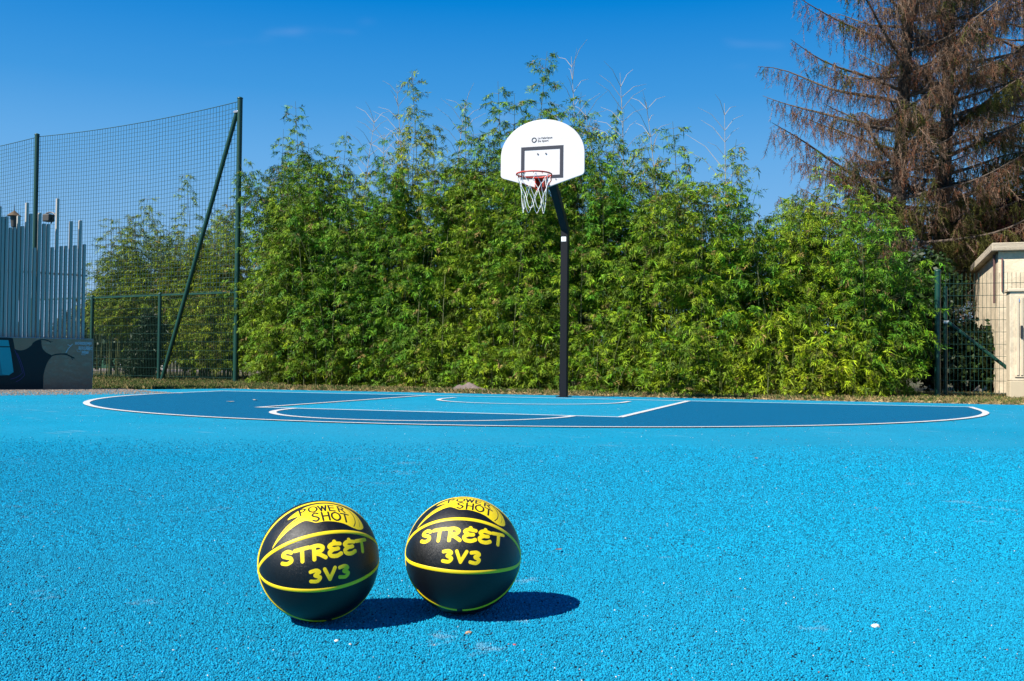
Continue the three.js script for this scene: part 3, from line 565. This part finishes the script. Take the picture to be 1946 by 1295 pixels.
// ---------------------------------------------------------------- basketball hoop
const font = await new FontLoader().loadAsync('fonts/droid/droid_sans_bold.typeface.json');
{
  const t = thing('basketball_hoop', CO[0], 0, -CO[1], TURN, 'basketball hoop with white fan-shaped backboard on a bent black pole', 'basketball hoop');
  const black = new THREE.MeshPhysicalMaterial({ color: lin(.006, .006, .008), roughness: .5, specularIntensity: .5 }), red = std(.5, .035, .015, .4), pz = -1.65;
  part('pole', rbox(.112, 2.66, .112, .01, 0, 1.23, pz), black, t);
  const a = V(0, 2.52, pz), b = V(0, 3.5, -.43), d = b.clone().sub(a), ag = new RoundedBoxGeometry(.108, d.length(), .108, 2, .01);
  ag.applyQuaternion(new THREE.Quaternion().setFromUnitVectors(UP, d.clone().normalize())); ag.translate(0, (a.y + b.y) / 2, (a.z + b.z) / 2);
  part('arm', ag, black, t);
  part('pole_sticker', box(.074, .07, .002, -.008, 2.37, pz + .058), std(.82, .82, .82, .5), t);
  part('foot_plate', box(.2, .012, .2, 0, .006, pz), black, t);
  const s = new THREE.Shape(), y0 = 2.945;
  s.moveTo(-.09, y0); s.lineTo(.09, y0); s.lineTo(.565, y0 + .145); s.quadraticCurveTo(.6, y0 + .158, .6, y0 + .2); s.lineTo(.6, y0 + .44); s.absellipse(0, y0 + .44, .6, .495, 0, Math.PI, false); s.lineTo(-.6, y0 + .2); s.quadraticCurveTo(-.6, y0 + .158, -.565, y0 + .145); s.lineTo(-.09, y0);
  const bg = new THREE.ExtrudeGeometry(s, { depth: .022, bevelEnabled: true, bevelThickness: .004, bevelSize: .004, bevelSegments: 2, curveSegments: 48 }); bg.translate(0, 0, -.401);
  const board = part('backboard', bg, std(.62, .58, .57, .4, { bumpMap: rep(grainBump, 2), bumpScale: .0005 }), t);
  const zf = -.3735;
  const frameS = new THREE.Shape(); frameS.moveTo(-.305, 3.06); frameS.lineTo(.305, 3.06); frameS.lineTo(.305, 3.51); frameS.lineTo(-.305, 3.51); frameS.lineTo(-.305, 3.06);
  const hole = new THREE.Path(); hole.moveTo(-.255, 3.105); hole.lineTo(-.255, 3.462); hole.lineTo(.255, 3.462); hole.lineTo(.255, 3.105); hole.lineTo(-.255, 3.105); frameS.holes.push(hole);
  const ink = std(.02, .022, .035, .5);
  const fg = new THREE.ExtrudeGeometry(frameS, { depth: .001, bevelEnabled: false }); fg.translate(0, 0, zf); part('target_rectangle', fg, ink, board);
  const rg = new THREE.RingGeometry(.023, .037, 40); rg.translate(-.117, 3.602, zf + .0012); part('logo_ring', rg, ink, board);
  const word = (txt, x, y, size) => { const g = new TextGeometry(txt, { font, size, depth: .0008, curveSegments: 4, bevelEnabled: false }); g.translate(x, y, zf); part('lettering', g, ink, board); };
  word('La Fabrique', -.066, 3.611, .027); word('Du Sport', -.066, 3.571, .027);
  for (const x of [-.062, .056]) part('bolt', new THREE.CylinderGeometry(.011, .011, .01, 10).rotateX(Math.PI / 2).translate(x, 3.405, zf + .003), std(.12, .12, .13, .4, { metalness: .6 }), board);
  for (const [x, y] of [[-.2, 2.985 + .1], [-.12, 3.075], [.2, 3.075]]) part('bolt', new THREE.CylinderGeometry(.008, .008, .008, 8).rotateX(Math.PI / 2).translate(x, y - .03, zf + .003), std(.3, .3, .32, .4, { metalness: .7 }), board);
  const tg = new THREE.TorusGeometry(.236, .0105, 10, 64); tg.rotateX(Math.PI / 2); tg.translate(0, 3.05, 0); part('rim', tg, red, t);
  part('bracket', rbox(.15, .19, .02, .004, 0, 2.98, -.358), red, t);
  part('bracket_arm', mergeGeometries([box(.13, .012, .16, 0, 3.045, -.29), box(.012, .13, .12, -.055, 2.985, -.30), box(.012, .13, .12, .055, 2.985, -.30)]), red, t);
  for (const sd of [-1, 1]) part('brace', tube([V(sd * .232, 3.045, -.03), V(sd * .225, 2.965, -.05), V(sd * .06, 2.905, -.345)], .0075, .0075, 8), red, t);
  for (let i = 0; i < 12; i++) { const q = (i + .5) / 12 * 6.2832; part('net_hook', new THREE.TorusGeometry(.011, .003, 5, 10).rotateY(-q).translate(Math.cos(q) * .232, 3.036, Math.sin(q) * .232), red, t); }
  // loose chain-like cord net
  const N = 8, cords = [], rr = rng(31), lev = [[.232, 3.028], [.19, 2.88], [.158, 2.72], [.15, 2.60]], jit = Array.from({ length: N * 4 }, () => (rr() - .5) * .05);
  const node = (i, l) => { const q = ((i + (l % 2 ? .5 : 0) + .5) / N) * 6.2832 * 1, R = lev[l][0] + jit[((i % N) + N) % N * 4 + l] * .6; return V(Math.cos(q) * R, lev[l][1] + (l ? jit[((i % N) + N) % N * 4 + l] : 0), Math.sin(q) * R); };
  const curve = (pts) => new THREE.CatmullRomCurve3(pts).getPoints(10);
  for (let i = 0; i < N; i++) {
    for (let l = 0; l < 2; l++) { const a0 = node(i, l), lo = l % 2 ? [i, i + 1] : [i - 1, i]; for (const j of lo) { const b0 = node(j, l + 1), m = a0.clone().lerp(b0, .5); m.x *= .97; m.z *= .97; cords.push(tube(curve([a0, m, b0]), .0033, .0033, 5)); } }
    { const a0 = node(i, 2), b0 = node(i + 1, 2), q = (i + 1) / N * 6.2832, m = V(Math.cos(q) * .15, 2.555 + jit[i], Math.sin(q) * .15), m1 = a0.clone().lerp(m, .55), m2 = b0.clone().lerp(m, .55); m1.y -= .035; m2.y -= .035; cords.push(tube(new THREE.CatmullRomCurve3([a0, m1, m, m2, b0]).getPoints(18), .0033, .0033, 5)); }
  }
  part('net', mergeGeometries(cords), std(.78, .78, .76, .8), t);
}

// ---------------------------------------------------------------- basketballs
{
  const RB = .1155, PC = rad(22), S = 2048, SPAN = rad(105), cv = document.createElement('canvas'); cv.width = cv.height = S; const c = cv.getContext('2d');
  // direction -> azimuthal coordinates about the print's own centre
  const toUV = (d) => { const y = d.y * Math.cos(PC) - d.z * Math.sin(PC), z = d.y * Math.sin(PC) + d.z * Math.cos(PC), th = Math.acos(clamp(z, -1, 1)), l = Math.hypot(d.x, y) || 1e-9; return [.5 + .5 * th / Math.PI * (Math.PI / SPAN) * d.x / l, .5 + .5 * th / SPAN * y / l]; };
  const plane = (a, b, psi) => { const th = rad(Math.hypot(a, b)), l = Math.hypot(a, b) || 1e-9, x = Math.sin(th) * a / l, y0 = Math.sin(th) * b / l, z0 = Math.cos(th), p = rad(psi); return V(x, y0 * Math.cos(p) + z0 * Math.sin(p), z0 * Math.cos(p) - y0 * Math.sin(p)); };
  const px = (a, b, psi) => { const [u, v] = toUV(plane(a, b, psi)); return [u * S, (1 - v) * S]; };
  c.fillStyle = '#060607'; c.fillRect(0, 0, S, S);
  const r = rng(55);
  for (let i = 0; i < 26000; i++) { const q = r(); c.fillStyle = q < .5 ? 'rgba(120,122,130,.07)' : 'rgba(5,5,6,.16)'; const w = 1 + 5 * r() * r(); c.beginPath(); c.ellipse(r() * S, r() * S, w * 1.8, w, r() * 3, 0, 7); c.fill(); }
  for (let i = 0; i < 260; i++) { c.strokeStyle = 'rgba(150,152,158,.10)'; c.lineWidth = 1; const x = r() * S, y = r() * S, a = r() * 6.28, l = 10 + 60 * r(); c.beginPath(); c.moveTo(x, y); c.lineTo(x + Math.cos(a) * l, y + Math.sin(a) * l); c.stroke(); }
  const YEL = '#f6d306', INK = '#15140c'; c.lineCap = 'round'; c.lineJoin = 'round';
  const path = (pts, psi, w, col, smooth = true) => {
    const q = smooth && pts.length > 2 ? new THREE.SplineCurve(pts.map((p) => new THREE.Vector2(...p))).getPoints(pts.length * 8) : pts.flatMap((p, i) => i ? Array.from({ length: 8 }, (_, k) => new THREE.Vector2(lerp(pts[i - 1][0], p[0], (k + 1) / 8), lerp(pts[i - 1][1], p[1], (k + 1) / 8))) : [new THREE.Vector2(...p)]);
    c.strokeStyle = col; c.lineWidth = w * S / (2 * 105); c.beginPath(); q.forEach((p, i) => { const [x, y] = px(p.x, p.y, psi); i ? c.lineTo(x, y) : c.moveTo(x, y); }); c.stroke();
  };
  const fill = (pts, psi, col, smooth = true) => {
    const q = smooth ? new THREE.CatmullRomCurve3(pts.map((p) => V(p[0], p[1], 0)), true, 'centripetal').getPoints(pts.length * 10) : pts.map((p) => V(p[0], p[1], 0));
    c.fillStyle = col; c.beginPath(); q.forEach((p, i) => { const [x, y] = px(p.x, p.y, psi); i ? c.lineTo(x, y) : c.moveTo(x, y); }); c.closePath(); c.fill();
  };
  const G = {
    S: [[[.92, .86], [.6, 1], [.22, .9], [.14, .7], [.42, .56], [.8, .42], [.86, .16], [.45, .0], [.0, .1]]],
    T: [[[-.08, .93], [1.05, 1.02]], [[.52, .97], [.5, .5], [.46, 0]]],
    R: [[[.18, 1.02], [.14, .5], [.1, 0]], [[-.05, .98], [.5, 1.03], [.86, .86], [.7, .6], [.22, .5], [.6, .3], [1.0, .03]]],
    E: [[[.98, .92], [.4, .98], [.08, .78], [.4, .55], [.78, .56]], [[.4, .55], [.04, .32], [.16, .06], [.6, 0], [.98, .14]], [[.5, .98], [.54, 1.14]]],
    3: [[[.05, .93], [.6, 1], [.86, .8], [.45, .56], [.9, .32], [.6, .0], [.0, .06]]],
    V: [[[.0, 1], [.42, .02]], [[.42, .02], [.98, 1]]],
    P: [[[.1, 0], [.1, 1]], [[.1, 1], [.55, 1], [.82, .76], [.55, .5], [.1, .5]]],
    O: [[[.5, 1], [.12, .82], [0, .5], [.12, .18], [.5, 0], [.88, .18], [1, .5], [.88, .82], [.5, 1]]],
    W: [[[0, 1], [.26, 0]], [[.26, 0], [.5, .9]], [[.5, .9], [.74, 0]], [[.74, 0], [1, 1]]],
    e: [[[.1, 0], [.1, 1]], [[.1, 1], [.75, 1]], [[.1, .52], [.68, .52]], [[.1, 0], [.75, 0]]],
    r: [[[.1, 0], [.1, 1]], [[.1, 1], [.55, 1], [.8, .76], [.55, .52], [.1, .52]], [[.42, .5], [.85, 0]]],
    s: [[[.82, .86], [.5, 1], [.2, .82], [.3, .6], [.68, .42], [.8, .2], [.5, 0], [.14, .14]]],
    H: [[[.1, 0], [.1, 1]], [[.85, 0], [.85, 1]], [[.1, .5], [.85, .5]]],
    t: [[[0, 1], [.95, 1]], [[.47, 1], [.47, 0]]],
  };
  const write = (txt, x0, y0, w, h, gap, psi, pen, col, slope = 0) => [...txt].forEach((ch, i) => { const x = x0 + i * (w + gap); for (const st of G[ch]) path(st.map(([a, b]) => [x + a * w, y0 + b * h + slope * (x - x0)]), psi, pen, col); });
  // comet emblem of the upper panel, centred at psi 50
  const em = (pts) => pts.map(([a, b]) => [a * 1.17 - 1, b * 1.45 + 1]);
  fill(em([[-45, -10], [-30, -3], [-16, 1.6], [-20, 2.6], [-25, 4], [-11, 9.5], [4, 11.4], [20, 10], [32, 6], [38, -2], [39, -8], [34, -12], [27, -12.5], [18, -10.4], [4, -8.8], [-4, -8.8], [-8, -6.6], [-12, -4.8], [-24, -6.2], [-36, -8.6]]), 50, YEL);
  path(em([[-37, -7.4], [-26, -3], [-15, -.6]]), 50, 1.0, INK); path(em([[-30, -5.8], [-20, -3.2], [-12, -2.2]]), 50, .6, '#8a7c08');
  path(em([[25, 8.5], [30, 1.5], [30.5, -6], [28, -11]]), 50, .9, INK); path(em([[31.5, 5], [35, -2], [34.5, -9]]), 50, .55, '#8a7c08');
  write('POWer', -18, 3.4, 7.6, 10, 1.6, 50, 1.8, INK, -.03); write('sHOt', -8.6, -10, 8.2, 11, 1.4, 50, 1.9, INK, -.05);
  // lettering of the middle panel
  write('STREET', -43.5, 2.2, 11.4, 11.6, 3.6, 0, 3.8, YEL, .012); write('3V3', -17.5, -17.6, 9.6, 10, 3.8, 0, 3.5, YEL, .0);
  const tex = new THREE.CanvasTexture(cv); tex.colorSpace = THREE.SRGBColorSpace;
  const sg = new THREE.SphereGeometry(RB, 160, 120), p = sg.attributes.position, uv = sg.attributes.uv;
  for (let i = 0; i < p.count; i++) { const [u, v] = toUV(V(p.getX(i), p.getY(i), p.getZ(i)).normalize()); uv.setXY(i, u, v); }
  const pebble = grain(1024, 21, [[5, .8], [3, .35]], 0, 1);
  const skin = new THREE.MeshPhysicalMaterial({ map: tex, roughness: .4, bumpMap: rep(pebble, 4), bumpScale: .0003 });
  const yellow = std(.84, .60, .005, .5);
  // seams run from pole to pole of the left-right axis; psi may swell towards the poles
  const seam = (psi, swell, cut) => {
    const pos = [], nor = [], idx = [], n = 96, wdt = .0039, tri = [[-1, -.0004], [-.72, .0007], [0, .0010], [.72, .0007], [1, -.0004]];
    for (let i = 0; i <= n; i++) {
      const l = lerp(-86, 86, i / n), f = (q) => { const ps = rad(psi * (1 + swell * Math.pow(Math.abs(q) / 90, 3.5))), la = rad(q); return V(Math.sin(la), Math.cos(la) * Math.sin(ps), Math.cos(la) * Math.cos(ps)); };
      const d = f(l), T = f(l + .5).sub(f(l - .5)).normalize(), sd = V(0, 0, 0).crossVectors(T, d).normalize();
      for (const [k, o] of tri) { const q = d.clone().multiplyScalar(RB + o).addScaledVector(sd, k * wdt); pos.push(q.x, q.y, q.z); nor.push(d.x, d.y, d.z); }
      if (i < n && !(cut && Math.abs(l) < cut)) for (let s = 0; s < 4; s++) { const q = i * 5 + s, w = q + 5; idx.push(q, w, q + 1, q + 1, w, w + 1); }
    }
    const g = new THREE.BufferGeometry(); g.setAttribute('position', new THREE.Float32BufferAttribute(pos, 3)); g.setIndex(idx); g.computeVertexNormals(); return g;
  };
  const seams = [seam(25.5, 0), seam(-27, .55), seam(73, .12), seam(-76, .1, 3.2), seam(122, 0), seam(-125, 0), seam(180, 0)];
  const polarRing = [new THREE.TorusGeometry(RB * Math.cos(rad(86)) , .0028, 6, 24).rotateY(Math.PI / 2).translate(-RB * Math.sin(rad(86)) + .0012, 0, 0), new THREE.TorusGeometry(RB * Math.cos(rad(86)), .0028, 6, 24).rotateY(Math.PI / 2).translate(RB * Math.sin(rad(86)) - .0012, 0, 0)];
  const ball = (x, z, rx, ry, rz, label) => {
    const b = new THREE.Group(); b.name = 'basketball'; b.position.set(x, RB + .001, z); b.rotation.order = 'YZX'; b.rotation.set(rad(rx), rad(ry), rad(rz));
    tag(b, label, 'basketball', 'two basketballs on the court');
    part('shell', sg, skin, b); for (const s of seams) part('seam', s, yellow, b); for (const s of polarRing) part('seam', s, yellow, b);
    part('valve', new THREE.CylinderGeometry(.0035, .0035, .0012, 14).translate(0, 0, 0).rotateX(Math.PI / 2).translate(0, 0, RB).rotateX(rad(76)), std(.02, .02, .02, .6), b);
  };
  ball(-.371, -1.945, -11.3, 20.5, 5.5, 'nearer black and yellow street basketball, standing in full sun, casting its shadow onto the other');
  ball(-.094, -2.015, -22, 0, -2.5, 'black and yellow street basketball slightly farther back, in the other one\'s shadow at its foot');
}

// ---------------------------------------------------------------- loose things on the ground
function stone(seed, rx, ry, rz) { const g = new THREE.IcosahedronGeometry(1, 2), p = g.attributes.position, n2 = createNoise2D(rng(seed)); for (let i = 0; i < p.count; i++) { const x = p.getX(i), y = p.getY(i), z = p.getZ(i), s = 1 + .22 * n2(x * 1.3 + z, y * 1.3 - z); p.setXYZ(i, x * s * rx, y * s * ry, z * s * rz); } g.computeVertexNormals(); return g; }
[[.71, 1.94, .0085, .0042, .006, [.62, .58, .52], 'pale chip of stone lying alone on the blue court'], [-.31, 1.80, .004, .003, .004, [.6, .57, .5], 'tiny pale pebble in front of the nearer basketball'], [-.282, 1.78, .003, .0025, .003, [.55, .5, .45], 'tiny grey pebble beside another in front of the nearer basketball'], [1.10, 2.05, .003, .0025, .003, [.55, .45, .4], 'small pinkish pebble to the side of the stone chip'], [-.075, 1.86, .007, .004, .005, [.42, .27, .17], 'brown crumb of earth between the two basketballs'], [.01, 1.79, .003, .002, .003, [.45, .06, .05], 'red rubber crumb in front of the basketballs']].forEach(([x, Z, a, b, d, c, l], i) => {
  const m = new THREE.Mesh(stone(900 + i, a, b, d), std(...c, .85)); m.name = 'pebble'; m.position.set(x, b * .6, -Z); m.rotation.y = i * 1.7; tag(m, l, 'pebble', 'pebbles on the court');
});
[[.13, 2.67, .011, 'dry brown leaf scrap beside the shadow of the basketballs'], [1.31, 5.32, .02, 'dry red-brown leaf farther out on the blue court'], [-3.15, 12.26, .05, 'pale dry leaf on the dark blue zone'], [-3.3, 11.7, .05, 'second pale dry leaf on the dark blue zone, nearer one']].forEach(([x, Z, s, l], i) => {
  const g = new THREE.PlaneGeometry(s * 2, s, 6, 3); g.rotateX(-Math.PI / 2); const p = g.attributes.position; for (let k = 0; k < p.count; k++) { const u = p.getX(k) / s; p.setZ(k, p.getZ(k) * Math.sqrt(Math.max(0, 1 - u * u))); p.setY(k, s * (.08 + .22 * u * u + .35 * Math.abs(p.getZ(k) / s))); } g.computeVertexNormals();
  const m = new THREE.Mesh(g, std(...(i < 2 ? [.24, .10, .045] : [.6, .5, .38]), .9, { side: THREE.DoubleSide })); m.name = 'dry_leaf'; m.position.set(x, .006, -Z); m.rotation.y = .5 + i; tag(m, l, 'leaf', 'dry leaves on the court');
});
{ // scattered grit: loose granules and sand, thicker by the slatted wall
  const r = rng(71), bag = new Bag(), g = new THREE.IcosahedronGeometry(1, 0);
  const put = (x, z, s, c) => { M4.makeRotationFromEuler(new THREE.Euler(r() * 6, r() * 6, r() * 6)); M4.scale(V(s, s * .6, s * .9)); M4.setPosition(x, s * .35 + .001, z); bag.add(M4, c); };
  for (let i = 0; i < 5200; i++) { const Z = 1.5 + 11 * Math.pow(r(), 1.4), x = (r() - .5) * 1.15 * Z, k = r(), s = (.0009 + .0016 * r() * r()) * (1 + Z * .06); put(x, -Z, s, k < .45 ? lin(.02, .05, .09) : k < .52 ? lin(.3, .10, .07) : k < .8 ? lin(.6, .56, .52) : lin(.05, .42, .7)); }
  for (let i = 0; i < 16000; i++) { const t = -.5 + 4.2 * r(), o = .02 + 2.6 * Math.pow(r(), 2.2), x = -6.9 - .764 * t + .643 * o, Z = 16.4 - .643 * t - .764 * o, s = .004 + .008 * r() * r(), k = .6 + .6 * r(); put(x, -Z, s, lin(.33 * k, .24 * k, .18 * k)); }
  const m = bag.mesh('grit', g, std(1, 1, 1, .9)); tag(m, 'loose grit and sand scattered on the blue court', 'grit', null, 'stuff');
}
{ // gravel heaps at the hedge foot
  const mk = (x, Z, w, h, seed, label) => {
    const g = new THREE.SphereGeometry(1, 64, 24, 0, 6.2832, 0, Math.PI / 2), p = g.attributes.position, n2 = createNoise2D(rng(seed)); for (let i = 0; i < p.count; i++) { const X = p.getX(i), Y = p.getY(i), Zz = p.getZ(i), q = Math.hypot(X, Zz), hh = Math.pow(Math.max(0, 1 - q), .85) * (1 + .25 * n2(X * 2, Zz * 2)) + .05 * n2(X * 9, Zz * 9) * (1 - q); p.setXYZ(i, X * w, hh * h - .03, Zz * w * .7); } g.computeVertexNormals();
    const m = new THREE.Mesh(g, std(.44, .34, .31, .95, { map: rep(grainColor, 2), bumpMap: rep(grainBump, 3), bumpScale: .02 })); m.name = 'gravel_heap'; m.position.set(x, 0, -Z); m.rotation.y = TURN; tag(m, label, 'gravel', 'gravel heaps');
  };
  mk(-.80, 17.75, .5, .16, 5, 'larger low heap of pinkish gravel at the hedge foot'); mk(-.03, 16.95, .16, .09, 6, 'smaller heap of pinkish gravel at the hedge foot');
}
{ // grass: verge along the court, bank by the right fence, lawn behind the left fence
  const blade = (seed, n, h) => { const r = rng(seed), pos = []; for (let i = 0; i < n; i++) { const a = r() * 6.28, x = (r() - .5) * .05, z = (r() - .5) * .05, L = h * (.5 + r()), b = .3 + .7 * r(), w = .0028, dx = Math.cos(a), dz = Math.sin(a), m = [x + dx * L * b * .3, L * .6, z + dz * L * b * .3], t = [x + dx * L * b, L * .95, z + dz * L * b]; pos.push(x - dz * w, 0, z + dx * w, x + dz * w, 0, z - dx * w, ...m, x - dz * w, 0, z + dx * w, ...m, ...t, x + dz * w, 0, z - dx * w, ...t, ...m); } return rawGeo(pos); };
  const geos = [blade(1, 9, .024), blade(2, 9, .055)], r = rng(83), bags = [new Bag(), new Bag()];
  const put = (x, y, z, big, dry) => { const k = .6 + .8 * r(), c = r() < dry ? lin(.34 * k, .25 * k, .10 * k) : lin(.085 * k, .125 * k, .022 * k), s = .7 + .7 * r(); M4.makeRotationY(r() * 6.28); M4.scale(V(s, s, s)); M4.setPosition(x, y, z); bags[big].add(M4, c); };
  for (let i = 0; i < 26000; i++) { const u = lerp(-6.6, 9.5, r()), v = 2.40 + 1.9 * Math.pow(r(), 1.2), [x, z] = court(u, v), n = noiseA(x * .9, z * .9); if (n < -.35 && r() < .7) continue; put(x, -.03, z, r() < (v > 2.9 ? .35 : .06) ? 1 : 0, .42 + .3 * noiseB(x * .5, z * .5) + (v < 2.6 ? .25 : 0)); }
  for (let i = 0; i < 16000; i++) { const Z = lerp(17, 36, r() * r()), f = lerp(-.47, -.23, r()), x = f * Z; const uu = (x - CO[0]) * .951 - (Z - CO[1]) * .309, vv = (x - CO[0]) * .309 + (Z - CO[1]) * .951; if (vv < courtEdge(uu) + .04) continue; put(x, -.03, -Z, r() < .55 ? 1 : 0, .22); }
  for (let i = 0; i < 9000; i++) { const X = lerp(6.4, 11.5, r()), Z = lerp(14.2, 19, r()); const uu = (X - CO[0]) * .951 - (Z - CO[1]) * .309, vv = (X - CO[0]) * .309 + (Z - CO[1]) * .951; if (vv < 2.38) continue; put(X, -.03, -Z, r() < .4 ? 1 : 0, .45); }
  const root = new THREE.Group(); root.name = 'grass'; tag(root, 'short half-dry grass along the court edge', 'grass', null, 'stuff');
  const gm = leafMat({ roughness: .8, transmission: .25 }); geos.forEach((g, i) => root.add(bags[i].mesh('blades', g, gm)));
  // dead leaves lying under the hedge
  const lb = new Bag(), lg = rawGeo([0, 0, -.045, .008, .006, 0, 0, .002, .045, 0, 0, -.045, 0, .002, .045, -.008, .006, 0]);
  for (let i = 0; i < 9000; i++) { const u = lerp(-6.4, 9, r()), v = 2.3 + 2.2 * Math.pow(r(), 1.3), [x, z] = court(u, v), k = .5 + .9 * r(); M4.makeRotationFromEuler(new THREE.Euler((r() - .5) * .8, r() * 6.28, (r() - .5) * .8)); M4.setPosition(x, -.015 + .03 * r() * (v > 2.37 ? 1 : 0) + (v < 2.37 ? .018 : 0), z); lb.add(M4, lin(.42 * k, .30 * k, .15 * k)); }
  const lm = lb.mesh('leaf_litter', lg, leafMat({ transmission: .1, roughness: .9 })); tag(lm, 'dry tan bamboo leaves littering the ground under the hedge', 'leaf litter', null, 'stuff');
}

scene.traverse((o) => { if (o.isMesh) { o.castShadow = true; o.receiveShadow = true; } });
renderer.render(scene, camera);
